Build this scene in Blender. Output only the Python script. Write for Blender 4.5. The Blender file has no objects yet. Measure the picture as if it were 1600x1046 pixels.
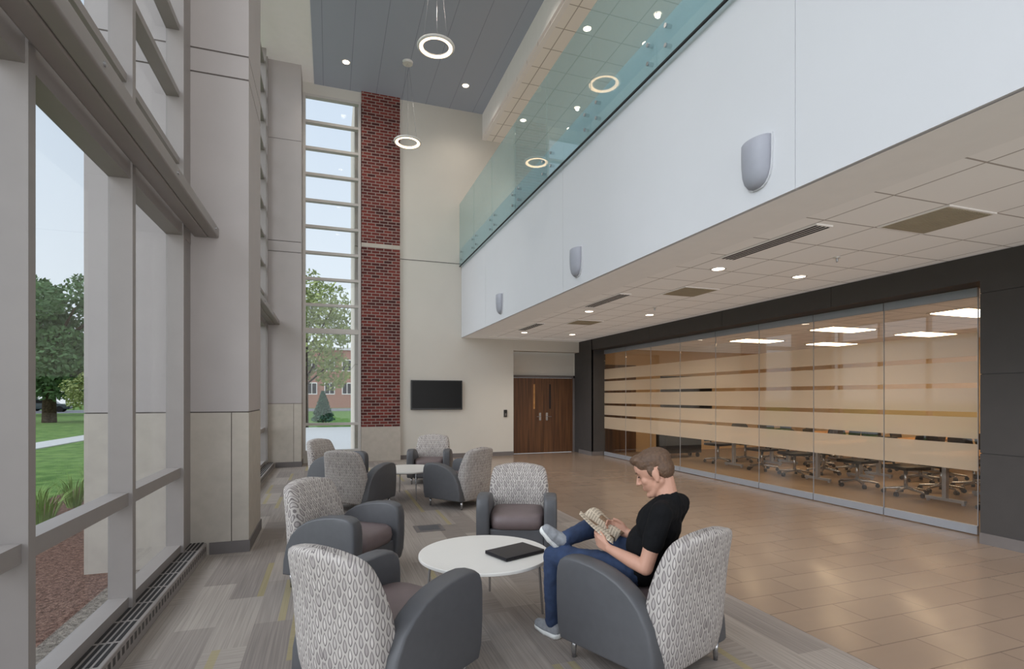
import bpy, bmesh, math, random
from mathutils import Vector, Matrix
random.seed(7)
scene = bpy.context.scene
COL = scene.collection
PI = math.pi

# ------------------------------------------------------------------ materials
def lin(c):
    return tuple(((v/255)/12.92 if v/255 <= .04045 else ((v/255+.055)/1.055)**2.4) for v in c)
def C4(c): return (*lin(c), 1)

class G:
    def __init__(s, name, rough=.6, metal=0, spec=.5):
        s.m = bpy.data.materials.new(name); s.m.use_nodes = True
        s.nt = s.m.node_tree; s.b = s.nt.nodes['Principled BSDF']
        s.out = s.nt.nodes['Material Output']
        s.b.inputs['Roughness'].default_value = rough
        s.b.inputs['Metallic'].default_value = metal
        s.b.inputs['Specular IOR Level'].default_value = spec
        s.co = s.nt.nodes.new('ShaderNodeTexCoord').outputs['Object']
    def put(s, sock, v):
        if hasattr(v, 'is_output'): s.nt.links.new(v, sock)
        else: sock.default_value = v
    def n(s, t, **kw):
        nd = s.nt.nodes.new(t)
        for k, v in kw.items(): s.put(nd.inputs[k.replace('_', ' ')], v)
        return nd
    def math(s, op, a, b=None, c=None):
        nd = s.nt.nodes.new('ShaderNodeMath'); nd.operation = op
        s.put(nd.inputs[0], a)
        if b is not None: s.put(nd.inputs[1], b)
        if c is not None: s.put(nd.inputs[2], c)
        return nd.outputs[0]
    def mix(s, f, a, b):
        nd = s.nt.nodes.new('ShaderNodeMix'); nd.data_type = 'RGBA'
        s.put(nd.inputs[0], f)
        s.put(nd.inputs[6], C4(a) if isinstance(a, tuple) else a)
        s.put(nd.inputs[7], C4(b) if isinstance(b, tuple) else b)
        return nd.outputs[2]
    def xyz(s, v=None):
        nd = s.n('ShaderNodeSeparateXYZ'); s.nt.links.new(v or s.co, nd.inputs[0])
        return nd.outputs
    def vec(s, x, y, z=0.0):
        nd = s.nt.nodes.new('ShaderNodeCombineXYZ')
        s.put(nd.inputs[0], x); s.put(nd.inputs[1], y); s.put(nd.inputs[2], z)
        return nd.outputs[0]
    def noise(s, scale, detail=3, v=None):
        nd = s.n('ShaderNodeTexNoise', Scale=scale, Detail=detail)
        s.nt.links.new(v or s.co, nd.inputs['Vector'])
        return nd.outputs['Fac']
    def white(s, v):
        nd = s.n('ShaderNodeTexWhiteNoise'); s.nt.links.new(v, nd.inputs['Vector'])
        return nd.outputs['Value']
    def color(s, c, glow=0):
        s.put(s.b.inputs['Base Color'], C4(c) if isinstance(c, tuple) else c)
        if glow:
            s.put(s.b.inputs['Emission Color'], C4(c) if isinstance(c, tuple) else c)
            s.b.inputs['Emission Strength'].default_value = glow
    def bump(s, h, strength=.3, dist=.01):
        nd = s.n('ShaderNodeBump', Strength=strength, Distance=dist)
        s.nt.links.new(h, nd.inputs['Height']); s.nt.links.new(nd.outputs[0], s.b.inputs['Normal'])

def mat(name, c, rough=.6, metal=0, var=.06, scale=6, spec=.5, bump=0, bs=120, glow=0):
    g = G(name, rough, metal, spec)
    f = g.noise(scale)
    d = tuple(max(0, v*(1-var)) for v in c); e = tuple(min(255, v*(1+var)) for v in c)
    g.color(g.mix(f, d, e), glow)
    if bump: g.bump(g.noise(bs, 2), bump, .004)
    return g.m

def emit(name, c, st):
    m = bpy.data.materials.new(name); m.use_nodes = True
    b = m.node_tree.nodes['Principled BSDF']
    b.inputs['Base Color'].default_value = C4(c)
    b.inputs['Emission Color'].default_value = C4(c)
    b.inputs['Emission Strength'].default_value = st
    return m

def glass(name, tint, refl=1.0, rough=0.0, frost=0.0, fcol=(220, 215, 205), f0=.03):
    m = bpy.data.materials.new(name); m.use_nodes = True
    nt = m.node_tree; nt.nodes.clear()
    out = nt.nodes.new('ShaderNodeOutputMaterial')
    tr = nt.nodes.new('ShaderNodeBsdfTransparent'); tr.inputs[0].default_value = (*tint, 1)
    gl = nt.nodes.new('ShaderNodeBsdfGlossy'); gl.inputs['Roughness'].default_value = rough
    lw = nt.nodes.new('ShaderNodeLayerWeight'); lw.inputs[0].default_value = .5
    pw = nt.nodes.new('ShaderNodeMath'); pw.operation = 'POWER'; pw.inputs[1].default_value = 5
    nt.links.new(lw.outputs['Facing'], pw.inputs[0])
    mu = nt.nodes.new('ShaderNodeMath'); mu.operation = 'MULTIPLY_ADD'; mu.use_clamp = True
    mu.inputs[1].default_value = .7*refl; mu.inputs[2].default_value = f0*refl
    nt.links.new(pw.outputs[0], mu.inputs[0])
    src = tr.outputs[0]
    if frost:
        df = nt.nodes.new('ShaderNodeBsdfDiffuse'); df.inputs[0].default_value = C4(fcol)
        tl = nt.nodes.new('ShaderNodeBsdfTranslucent'); tl.inputs[0].default_value = C4(fcol)
        a = nt.nodes.new('ShaderNodeMixShader'); a.inputs[0].default_value = .5
        nt.links.new(df.outputs[0], a.inputs[1]); nt.links.new(tl.outputs[0], a.inputs[2])
        b = nt.nodes.new('ShaderNodeMixShader'); b.inputs[0].default_value = frost
        nt.links.new(tr.outputs[0], b.inputs[1]); nt.links.new(a.outputs[0], b.inputs[2])
        src = b.outputs[0]
    mx = nt.nodes.new('ShaderNodeMixShader')
    nt.links.new(mu.outputs[0], mx.inputs[0]); nt.links.new(src, mx.inputs[1]); nt.links.new(gl.outputs[0], mx.inputs[2])
    nt.links.new(mx.outputs[0], out.inputs[0])
    return m

def m_carpet():
    g = G('carpet', .95, spec=.1)
    o = g.xyz(); x, y = o[0], o[1]
    i = g.math('FLOOR', g.math('DIVIDE', x, .25))
    yo = g.math('ADD', y, g.math('MULTIPLY', g.white(g.vec(i, 3.0)), 1.0))
    j = g.math('FLOOR', g.math('DIVIDE', yo, .9))
    r1 = g.white(g.vec(i, j)); r2 = g.white(g.vec(i, j, 5.0))
    sA = g.noise(1, 1, g.vec(g.math('MULTIPLY', x, 95), g.math('MULTIPLY', y, 1.5)))
    sB = g.noise(1, 1, g.vec(g.math('MULTIPLY', x, 3), g.math('MULTIPLY', y, 80)))
    swt = g.math('GREATER_THAN', r2, .66)
    sel = g.nt.nodes.new('ShaderNodeMix'); g.put(sel.inputs[0], swt); g.put(sel.inputs[2], sA); g.put(sel.inputs[3], sB)
    st = g.math('MULTIPLY', g.math('SUBTRACT', sel.outputs[0], .5), 2.6)
    st = g.math('ADD', st, .5)
    base = g.mix(r1, (142, 133, 127), (168, 159, 150))
    base2 = g.mix(r1, (124, 116, 111), (150, 141, 134))
    clampn = g.nt.nodes.new('ShaderNodeClamp'); g.put(clampn.inputs[0], st)
    c = g.mix(clampn.outputs[0], base2, base)
    k = g.math('FLOOR', g.math('DIVIDE', x, .05)); r3 = g.white(g.vec(k, j, 9.0))
    c = g.mix(g.math('MULTIPLY', g.math('GREATER_THAN', r3, .95), .45), c, (164, 150, 92))
    g.color(c); g.bump(g.noise(300, 2), .25, .004)
    return g.m

def m_tile():
    g = G('floor_tile', .3, spec=.6)
    b = g.n('ShaderNodeTexBrick', Scale=1.0, Mortar_Size=.004, Brick_Width=.61, Row_Height=.305, Bias=0.0, Mortar_Smooth=.1)
    b.inputs['Color1'].default_value = C4((143, 124, 109)); b.inputs['Color2'].default_value = C4((149, 130, 114))
    b.inputs['Mortar'].default_value = C4((106, 92, 82))
    g.nt.links.new(g.co, b.inputs['Vector'])
    o = g.xyz()
    w = g.noise(1, 4, g.vec(g.math('MULTIPLY', o[0], 2), g.math('MULTIPLY', o[1], 8)))
    g.color(g.mix(g.math('MULTIPLY', w, .22), b.outputs['Color'], (112, 97, 84)))
    g.put(g.b.inputs['Roughness'], g.math('ADD', .14, g.math('MULTIPLY', w, .14)))
    return g.m

def m_brick(c1, c2, mo, bw=.2, rh=.0757, ms=.011):
    g = G('brickwork', .85, spec=.2)
    o = g.xyz()
    v = g.vec(g.math('ADD', o[0], o[1]), o[2])
    b = g.n('ShaderNodeTexBrick', Scale=1.0, Mortar_Size=ms, Brick_Width=bw, Row_Height=rh, Bias=-.1, Mortar_Smooth=.1)
    b.inputs['Color1'].default_value = C4(c1); b.inputs['Color2'].default_value = C4(c2); b.inputs['Mortar'].default_value = C4(mo)
    g.nt.links.new(v, b.inputs['Vector'])
    g.color(b.outputs['Color'])
    inv = g.math('SUBTRACT', 1.0, b.outputs['Fac']); g.bump(inv, .5, .01)
    return g.m

def m_grid(c, line, w=.61, h=.61, ms=.012, rough=.9, nm='acoustic_tile_bounce_glow', glow=0):
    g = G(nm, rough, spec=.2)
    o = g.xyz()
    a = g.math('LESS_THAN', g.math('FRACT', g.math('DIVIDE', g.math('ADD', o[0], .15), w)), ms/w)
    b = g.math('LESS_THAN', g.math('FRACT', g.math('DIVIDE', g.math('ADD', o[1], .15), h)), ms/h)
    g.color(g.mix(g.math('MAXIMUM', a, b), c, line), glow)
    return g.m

def m_slots():
    g = G('slotted_metal', .5)
    o = g.xyz()
    f = g.math('GREATER_THAN', g.math('FRACT', g.math('MULTIPLY', o[1], 14)), .4)
    g.color(g.mix(f, (150, 142, 137), (60, 56, 54)))
    return g.m

def m_pattern():
    g = G('patterned_fabric', .9, spec=.15)
    o = g.xyz(); y, z = o[1], o[2]
    Y = g.math('MULTIPLY', g.math('ADD', g.math('ABSOLUTE', y), g.math('MULTIPLY', o[0], 1.1)), 27)
    col = g.math('FLOOR', Y)
    par = g.math('MULTIPLY', g.math('MODULO', g.math('ABSOLUTE', col), 2), .5)
    Z = g.math('ADD', g.math('MULTIPLY', z, 13), par)
    fz0 = g.math('SUBTRACT', g.math('FRACT', Z), .5)
    fy = g.math('ABSOLUTE', g.math('ADD', g.math('SUBTRACT', g.math('FRACT', Y), .5), g.math('MULTIPLY', fz0, .12)))
    fz = g.math('ABSOLUTE', fz0)
    # teardrop: narrower towards the top
    wd = g.math('ADD', 2.3, g.math('MULTIPLY', fz0, 1.6))
    q = g.math('ADD', g.math('MULTIPLY', fy, wd), g.math('MULTIPLY', g.math('MULTIPLY', fz, fz), 4.2))
    r = g.white(g.vec(col, g.math('FLOOR', Z)))
    inner = g.math('LESS_THAN', q, .55)
    ring = g.math('LESS_THAN', q, .95)
    c = g.mix(ring, (186, 179, 173), (122, 115, 114))
    c = g.mix(inner, c, g.mix(r, (206, 199, 193), (160, 152, 149)))
    g.color(c); g.bump(g.noise(400, 2), .2, .002)
    return g.m

def m_wood(c1, c2, ax=2, sc=1.0):
    g = G('wood', .4)
    o = g.xyz()
    s = [14*sc, 14*sc, 14*sc]; s[ax] = .8*sc
    v = g.vec(g.math('MULTIPLY', o[0], s[0]), g.math('MULTIPLY', o[1], s[1]), g.math('MULTIPLY', o[2], s[2]))
    f = g.noise(1.5, 5, v)
    f2 = g.math('MULTIPLY', g.math('SUBTRACT', f, .3), 2.2)
    g.color(g.mix(f2, c1, c2))
    return g.m

def m_ground(name, a, b, sc, bump=.5):
    g = G(name, .95, spec=.1)
    f = g.math('MULTIPLY', g.math('SUBTRACT', g.noise(sc, 6), .3), 2.4)
    g.color(g.mix(f, a, b)); g.bump(g.noise(sc*2, 4), bump, .03)
    return g.m

def m_paper():
    g = G('newsprint', .8)
    o = g.xyz()
    u, v = o[0], g.math('ABSOLUTE', o[1])
    ln = g.math('GREATER_THAN', g.math('FRACT', g.math('MULTIPLY', u, 62)), .45)
    colm = g.math('GREATER_THAN', g.math('FRACT', g.math('MULTIPLY', v, 18)), .15)
    nz = g.math('GREATER_THAN', g.noise(140, 2), .4)
    t = g.math('MULTIPLY', g.math('MULTIPLY', ln, colm), g.math('MULTIPLY', nz, .5))
    c = g.mix(t, (212, 196, 174), (90, 78, 68))
    pic = g.math('MULTIPLY', g.math('GREATER_THAN', g.math('FRACT', g.math('MULTIPLY', u, 7)), .62), g.math('GREATER_THAN', g.math('FRACT', g.math('MULTIPLY', v, 9)), .45))
    c = g.mix(g.math('MULTIPLY', pic, .85), c, g.mix(g.noise(60, 2), (150, 112, 76), (86, 62, 44)))
    g.color(c); return g.m

M = {}
M['wall'] = mat('painted_wall', (203, 198, 189), .85, var=.015, scale=2)
M['fascia'] = mat('white_paint', (210, 210, 213), .7, var=.01, scale=2)
M['soffit'] = mat('soffit_paint_bounce_glow', (216, 211, 206), .85, var=.015, glow=.15)  # self-glow stands in for light bounced onto the soffits
M['frame'] = mat('painted_metal_frame', (146, 139, 135), .45, .1, var=.03)
M['frame2'] = mat('pale_window_frame', (190, 184, 178), .5, .0, var=.03)
M['column'] = mat('column_panel', (172, 164, 161), .6, var=.03, scale=3)
M['stone'] = mat('limestone', (182, 173, 162), .85, var=.06, scale=9)
M['joint'] = mat('joint', (95, 88, 84), .9)
M['carpet'] = m_carpet(); M['tile'] = m_tile()
M['brick'] = m_brick((118, 56, 50), (62, 34, 34), (150, 137, 130), ms=.009)
M['farbrick'] = m_brick((160, 106, 90), (144, 94, 80), (176, 146, 130))
M['grid'] = m_grid((221, 216, 211), (158, 149, 141), ms=.016, glow=.16)  # low emission imitates bounce from the floor; the tiles are no lamp
M['grid2'] = m_grid((220, 214, 206), (166, 158, 148), ms=.02, glow=.14)  # upper and conference tiles emit a little in place of bounced light
M['metalceil'] = m_grid((140, 144, 152), (114, 117, 124), .62, 30, .012, .5, 'metal_ceiling_bounce_glow', glow=.2)  # emission added to the metal panels to imitate bounced light
M['dark'] = mat('charcoal_panel', (64, 61, 60), .6, var=.06)
M['base'] = mat('rubber_baseboard', (108, 102, 100), .7)
M['alu'] = mat('satin_aluminium', (172, 176, 184), .4, .5, var=.02)
M['chrome'] = mat('brushed_steel', (190, 190, 192), .25, .9, var=.02)
M['vinyl'] = mat('grey_vinyl', (84, 84, 87), .45, var=.05, scale=20, bump=.08, bs=300)
M['plum'] = mat('taupe_vinyl', (112, 98, 98), .5, var=.05, scale=15, bump=.08, bs=300)
M['pattern'] = m_pattern()
M['slots'] = m_slots()
M['white'] = mat('white_laminate', (226, 222, 216), .35, var=.01)
M['black'] = mat('black_plastic', (14, 14, 16), .35, var=.1)
M['screen'] = mat('dark_screen', (5, 5, 6), .35, var=.1, spec=.2)
M['laptop'] = mat('laptop_shell', (40, 38, 42), .35, .4, var=.05)
M['door'] = m_wood((76, 48, 30), (116, 78, 48), 2, .8)
M['tabletop'] = m_wood((170, 118, 64), (206, 156, 98), 0, .6)
M['sconce'] = mat('perforated_grey_metal', (160, 161, 170), .55, .1)
M['clear'] = glass('window_glass', (.97, .985, .99), .7, f0=.02)
M['rail'] = glass('green_tinted_glass', (.90, .965, .965), 1.1, 0, .26, (188, 220, 224), f0=.06)
M['part'] = glass('partition_glass', (.97, .95, .92), 1.1, f0=.08)
M['frost'] = glass('frosted_film', (.97, .95, .91), .8, .05, .55, (240, 226, 206), f0=.08)
M['glow'] = emit('lamp_glow', (255, 236, 212), 9)
M['glow2'] = emit('panel_glow', (255, 228, 188), 12)
M['ring'] = emit('ring_diffuser', (255, 214, 170), 5)
M['slot'] = mat('dark_slot', (40, 38, 38), .9)
M['grille'] = mat('return_grille', (186, 176, 156), .8)
M['skin'] = mat('skin', (196, 148, 126), .55, var=.05, scale=12)
M['shirt'] = mat('black_cotton', (18, 18, 20), .9, var=.15, scale=20, bump=.15, bs=20, spec=.2)
M['jeans'] = mat('blue_denim', (44, 58, 86), .9, var=.3, scale=14, bump=.2, bs=60)
M['hair'] = mat('brown_hair', (88, 66, 50), .6, var=.35, scale=50, bump=.6, bs=90)
M['shoe'] = mat('grey_shoe_mesh', (140, 142, 146), .8, var=.2, scale=40)
M['sole'] = mat('white_rubber', (225, 225, 222), .6)
M['eye'] = mat('eye', (50, 38, 32), .2)
M['lip'] = mat('lips', (172, 112, 98), .6)
M['paper'] = m_paper()
M['grass'] = m_ground('lawn', (70, 104, 46), (118, 148, 78), 3)
M['mulch'] = m_ground('mulch', (76, 54, 46), (144, 112, 98), 22, .9)
M['pebble'] = m_ground('pebbles', (90, 82, 76), (160, 150, 138), 30, .9)
M['concrete'] = mat('concrete', (196, 194, 190), .9, var=.05)
M['asphalt'] = mat('asphalt', (120, 120, 122), .9)
M['bark'] = m_ground('bark', (52, 42, 34), (92, 78, 64), 10)
M['leafA'] = mat('leaf_dark', (82, 108, 68), .7, var=.35, scale=1.5)
M['leafB'] = mat('leaf_light', (128, 138, 80), .7, var=.3, scale=2)
M['leafC'] = mat('needle', (60, 92, 74), .8, var=.3, scale=3)
M['straw'] = mat('grass_blade', (120, 148, 74), .8, var=.3, scale=4)
M['carpaint'] = mat('car_paint', (38, 52, 58), .2, .3)
M['carpaint2'] = mat('car_paint_silver', (168, 170, 172), .25, .4)
M['tire'] = mat('tyre', (20, 20, 20), .9)
M['confloor'] = mat('conference_carpet', (150, 128, 104), .9, var=.1, scale=40)
M['confwall'] = mat('conference_wall', (208, 180, 142), .85, var=.02)
M['confwood'] = m_wood((66, 44, 28), (112, 80, 52), 2, .5)

# ------------------------------------------------------------------ mesh builder
class MB:
    def __init__(s): s.bm = bmesh.new()
    def quadbox(s, P):
        v = [s.bm.verts.new(p) for p in P]
        for f in ((0,3,2,1),(4,5,6,7),(0,1,5,4),(1,2,6,5),(2,3,7,6),(3,0,4,7)):
            s.bm.faces.new([v[i] for i in f])
        return s
    def box(s, x0, x1, y0, y1, z0, z1, mtx=None):
        P = [Vector(p) for p in ((x0,y0,z0),(x1,y0,z0),(x1,y1,z0),(x0,y1,z0),(x0,y0,z1),(x1,y0,z1),(x1,y1,z1),(x0,y1,z1))]
        if mtx: P = [mtx @ p for p in P]
        return s.quadbox(P)
    def cap(s, p0, p1, r0, r1=None, seg=14, flat=False, rings=4):
        p0, p1 = Vector(p0), Vector(p1); r1 = r0 if r1 is None else r1
        ax = (p1-p0); L = ax.length
        ax = ax.normalized() if L > 1e-6 else Vector((0,0,1))
        u = ax.orthogonal().normalized(); w = ax.cross(u)
        prof = []
        if flat: prof = [(0, r0), (L, r1)]
        else:
            for k in range(1, rings+1):
                a = PI/2*(k/rings); prof.append((-r0*math.cos(a), r0*math.sin(a)))
            for k in range(0, rings):
                a = PI/2*(k/rings); prof.append((L+r1*math.sin(a), r1*math.cos(a)))
        rr = []
        for t, r in prof:
            rr.append([s.bm.verts.new(p0+ax*t+(u*math.cos(2*PI*i/seg)+w*math.sin(2*PI*i/seg))*r) for i in range(seg)])
        for a, b in zip(rr, rr[1:]):
            for i in range(seg): s.bm.faces.new((a[i], a[(i+1)%seg], b[(i+1)%seg], b[i]))
        if flat:
            s.bm.faces.new(rr[0][::-1]); s.bm.faces.new(rr[-1])
        else:
            e0 = s.bm.verts.new(p0-ax*r0); e1 = s.bm.verts.new(p1+ax*r1)
            for i in range(seg):
                s.bm.faces.new((e0, rr[0][(i+1)%seg], rr[0][i])); s.bm.faces.new((e1, rr[-1][i], rr[-1][(i+1)%seg]))
        return s
    def cyl(s, p0, p1, r0, r1=None, seg=14): return s.cap(p0, p1, r0, r1, seg, True)
    def ell(s, c, r, mtx=None, seg=20):
        m = Matrix.Translation(Vector(c)) @ Matrix.Diagonal((*r, 1))
        if mtx: m = mtx @ m
        bmesh.ops.create_uvsphere(s.bm, u_segments=seg, v_segments=seg//2+2, radius=1, matrix=m)
        return s
    def prism(s, pts, axis, a0, a1):
        def P(p, a):
            return {'x': (a, p[0], p[1]), 'y': (p[0], a, p[1]), 'z': (p[0], p[1], a)}[axis]
        A = [s.bm.verts.new(P(p, a0)) for p in pts]; B = [s.bm.verts.new(P(p, a1)) for p in pts]
        n = len(pts)
        s.bm.faces.new(A[::-1]); s.bm.faces.new(B)
        for i in range(n): s.bm.faces.new((A[i], A[(i+1)%n], B[(i+1)%n], B[i]))
        return s
    def loft(s, rings):
        R = [[s.bm.verts.new(p) for p in r] for r in rings]; n = len(R[0])
        for a, b in zip(R, R[1:]):
            for i in range(n): s.bm.faces.new((a[i], a[(i+1)%n], b[(i+1)%n], b[i]))
        s.bm.faces.new(R[0][::-1]); s.bm.faces.new(R[-1])
        return s
    def torus(s, c, R, r, seg=48, ms=10, sz=1.0):
        rr = []
        for i in range(seg):
            a = 2*PI*i/seg; row = []
            for j in range(ms):
                b = 2*PI*j/ms
                row.append(s.bm.verts.new((c[0]+(R+r*math.cos(b))*math.cos(a), c[1]+(R+r*math.cos(b))*math.sin(a), c[2]+r*sz*math.sin(b))))
            rr.append(row)
        for i in range(seg):
            for j in range(ms):
                s.bm.faces.new((rr[i][j], rr[(i+1)%seg][j], rr[(i+1)%seg][(j+1)%ms], rr[i][(j+1)%ms]))
        return s
    def build(s, name, m, parent=None, smooth=False, bevel=0, seg=2, label=None):
        bmesh.ops.recalc_face_normals(s.bm, faces=s.bm.faces)
        me = bpy.data.meshes.new(name)
        off = Vector((0,0,0)); p = parent
        while p is not None: off += p.location; p = p.parent
        if off.length > 0: bmesh.ops.translate(s.bm, verts=s.bm.verts, vec=-off)
        s.bm.to_mesh(me); s.bm.free()
        me.materials.append(m)
        o = bpy.data.objects.new(name, me); COL.objects.link(o)
        if parent: o.parent = parent
        if smooth:
            for f in me.polygons: f.use_smooth = True
        if bevel:
            md = o.modifiers.new('bevel', 'BEVEL'); md.width = bevel; md.segments = seg; md.limit_method = 'ANGLE'
            for f in me.polygons: f.use_smooth = True
            md.harden_normals = False
            if not smooth:
                w = o.modifiers.new('wn', 'WEIGHTED_NORMAL'); w.keep_sharp = False
        if label: o['label'] = label
        return o

def thing(name, label, cat, loc=(0,0,0), rz=0, group=None):
    o = bpy.data.objects.new(name, None); COL.objects.link(o)
    o.location = loc; o.rotation_euler = (0,0,rz); o.empty_display_size = .1
    o['label'] = label; o['category'] = cat
    if group: o['group'] = group
    return o
def tag(o, label, cat, group=None, kind=None):
    o['label'] = label; o['category'] = cat
    if group: o['group'] = group
    if kind: o['kind'] = kind
    return o
def struct(o, label=None):
    o['kind'] = 'structure'
    if label: o['label'] = label
    return o
def sempty(name, loc=(0,0,0), label=None):
    o = bpy.data.objects.new(name, None); COL.objects.link(o); o.location = loc; o.empty_display_size = .1
    return struct(o, label)
def dup(root, loc, rz, label=None):
    def cp(o, par):
        c = o.copy(); COL.objects.link(c); c.parent = par
        for ch in [k for k in allobs if k.parent == o]: cp(ch, c)
        return c
    allobs = list(bpy.data.objects)
    r = cp(root, None); r.location = loc; r.rotation_euler = (0,0,rz)
    if label: r['label'] = label
    return r
ORD = ['first', 'second', 'third', 'fourth', 'fifth', 'sixth', 'seventh', 'eighth', 'ninth', 'tenth', 'eleventh', 'twelfth', 'thirteenth', 'fourteenth']

# ------------------------------------------------------------------ constants of the room
YB = 13.6; Y0 = -1.2; ZC = 9.15; ZL = 3.15; XF = 3.28; XG = 7.05; XD = 6.7

# floors
struct(MB().box(-1.5, 3.05, Y0, YB+.02, -.1, 0).build('floor', M['carpet']), 'grey plank carpet with olive accents')
struct(MB().box(3.05, XG+.05, Y0, 14.0, -.1, .001).build('floor_tile', M['tile']), 'brown rectangular floor tiles')
struct(MB().box(XG+.05, 14.4, 2.9, 14.0, -.1, .0).build('floor_conference', M['confloor']))

# end wall
w = MB()
w.box(1.66, 4.73, YB, YB+.15, 0, ZC)
w.box(4.73, XD+.02, YB, YB+.3, 2.85, ZC)
w.box(XD+.02, 9.2, YB, YB+.15, 2.9, ZC)
w.box(-.62, .75, YB, YB+.15, 8.84, ZC)
w.box(-.62, .75, YB, YB+.15, 0, .20)
struct(w.build('wall_back', M['wall']))
w = MB()
w.box(4.6, 4.73, YB+.1, YB+.5, 0, 2.9); w.box(4.73, 7.0, YB+.38, YB+.5, 2.2, 2.9); w.box(XD+.02, 7.0, YB, YB+.5, 0, 2.9)
struct(w.build('wall_alcove', M['wall']))
struct(MB().box(1.66, XF+.02, YB-.006, YB, 5.08, 5.095).build('trim_1', M['joint']))
struct(MB().box(1.68, 4.73, YB-.015, YB, 0, .11).build('baseboard_back', M['base']))

# low ceiling under the balcony
struct(MB().box(XF+.02, 3.9, Y0, YB, ZL, ZL+.15).build('ceiling_soffit', M['soffit']))
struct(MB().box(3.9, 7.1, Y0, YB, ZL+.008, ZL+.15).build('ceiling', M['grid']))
struct(MB().box(3.9, 7.1, YB-.45, YB, ZL-.002, ZL+.05).build('ceiling_border', M['soffit']))
# balcony face
bal = MB()
ys = [Y0, 3.04, 7.19, 11.34, YB]
for a, b in zip(ys, ys[1:]): bal.box(XF, XF+.04, a+.004, b-.004, ZL, 5.5)
bal.box(XF+.006, XF+.3, Y0, YB, ZL+.004, 5.49)
struct(bal.build('wall_balcony', M['fascia']))
struct(MB().box(XF+.3, 9.2, Y0, YB, 5.3, 5.5).build('floor_upper', M['confloor']))
# upper ceiling
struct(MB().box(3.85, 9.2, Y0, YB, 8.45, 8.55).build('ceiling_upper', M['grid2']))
struct(MB().box(3.85, 3.95, Y0, YB, 8.44, ZC).build('trim_2', M['soffit']))
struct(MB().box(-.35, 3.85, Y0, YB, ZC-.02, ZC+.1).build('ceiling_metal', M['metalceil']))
struct(MB().box(-1.6, -.35, Y0, YB+.1, ZC, ZC+.1).build('ceiling_edge', M['soffit']))
struct(MB().box(9.2, 9.3, Y0, YB, 5.3, 8.6).build('wall_upper', M['wall']))

# dark wall of the conference room
dk = MB()
for a, b in ((2.4, 3.79), (1.0, 2.394), (Y0, .994)):
    for z0, z1 in ((.12, .98), (.986, 1.84), (1.846, 2.72), (2.726, ZL)):
        dk.box(XD, XD+.03, a, b, z0, z1)
dk.box(XD+.01, XG+.1, Y0, 3.78, .0, ZL)
struct(dk.build('wall_right', M['dark']))
struct(MB().box(XD-.012, XD, Y0, 3.79, 0, .12).build('baseboard_right', M['base']))
f = MB(); f.box(XD, XD+.03, 12.8, YB, .12, 1.6); f.box(XD, XD+.03, 12.8, YB, 1.606, ZL); f.box(XD+.01, XG+.05, 12.81, YB+.3, 0, ZL)
f.box(XD, XG+.05, 12.8, 12.84, 0.0, ZL)
struct(f.build('wall_far_pier', M['dark']))
struct(MB().box(XD-.012, XD, 12.79, YB, 0, .11).box(XD-.012, XG-.02, 12.788, 12.8, 0, .11).build('baseboard_pier', M['base']))
bm_ = MB()
for a, b in ((3.79, 5.6), (5.606, 7.8), (7.806, 10.1), (10.106, 12.8)): bm_.box(XD, XD+.03, a, b, 2.86, ZL)
bm_.box(XD+.01, XG+.12, 3.78, 12.82, 2.863, ZL)
struct(bm_.build('trim_4', M['dark']))

# ------------------------------------------------------------------ windows
def window(name, x0, x1, ya, yb, mull, label):
    e = sempty(name, ((x0+x1)/2, (ya+yb)/2, .1), label)
    MB().box(x0+.008, x0+.016, ya, yb, .15, ZC).build('glazing', M['clear'], e)
    for y in mull: MB().box(x0, x1, y-.032, y+.032, .1, ZC).build('mullion', M['frame'], e)
    MB().box(x0, x1-.025, ya, yb, .1, .2).build('sill', M['frame'], e)
    MB().box(x0, x1-.025, ya, yb, .84, .93).build('transom', M['frame'], e)
    MB().box(x0, x1-.012, ya, yb, 3.12, 3.25).build('transom', M['frame'], e)
    for k in range(1, 10):
        z = 3.19+.628*k
        MB().box(x0, x1-.035, ya, yb, z-.03, z+.03).build('transom', M['frame'], e)
    return e
window('window_1', -1.445, -1.3, Y0, 6.045, [Y0+.04, .29, 1.66, 3.035, 4.388, 5.755], 'tall curtain wall window beside the near column')
window('window_2', -1.445, -1.3, 7.045, 12.945, [7.3, 8.6, 9.95, 11.3, 12.6, 12.9], 'tall curtain wall window beyond the near column')
struct(MB().box(-1.46, -1.318, 5.79, 6.058, .1, ZC).build('trim_5', M['frame']))
e = sempty('window_3', (.05, YB, .2), 'tall narrow window of stacked panes in the end wall')
MB().box(-.6, .72, YB+.06, YB+.07, .2, 8.84).build('glazing', M['clear'], e)
for x in (-.575, .7): MB().box(x-.03, x+.03, YB-.03, YB+.14, .2, 8.88).build('mullion', M['frame2'], e)
for z, t in [(.25, .05), (.93, .03), (3.19, .06)] + [(3.19+.628*k, .03) for k in range(1, 10)]:
    MB().box(-.56, .69, YB-.02, YB+.12, z-t, z+t).build('transom', M['frame2'], e)

def light_tube(ya, yb, label, brs):
    t = thing('light_shelf', label, 'light shelf', (-1.18, (ya+yb)/2, 3.2))
    MB().box(-1.285, -1.16, ya, yb, 3.2, 3.25).box(-1.16, -1.06, ya, yb, 3.205, 3.31).build('rail', M['frame'], t, bevel=.015, seg=3)
    for y in brs: MB().box(-1.34, -1.20, y-.02, y+.02, 3.25, 3.31).build('bracket', M['frame'], t, bevel=.004)
    for y in brs: MB().cyl((-1.05, y+.12, 3.255), (-1.062, y+.12, 3.255), .014).build('bolt', M['chrome'], t)
light_tube(Y0, 6.05, 'long rounded grey metal shelf along the near windows above head height', [.29, 1.66, 3.03, 4.385, 5.75])
light_tube(7.04, 12.94, 'rounded grey metal shelf along the windows beyond the near column', [8.6, 9.95, 11.3, 12.6])

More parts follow.
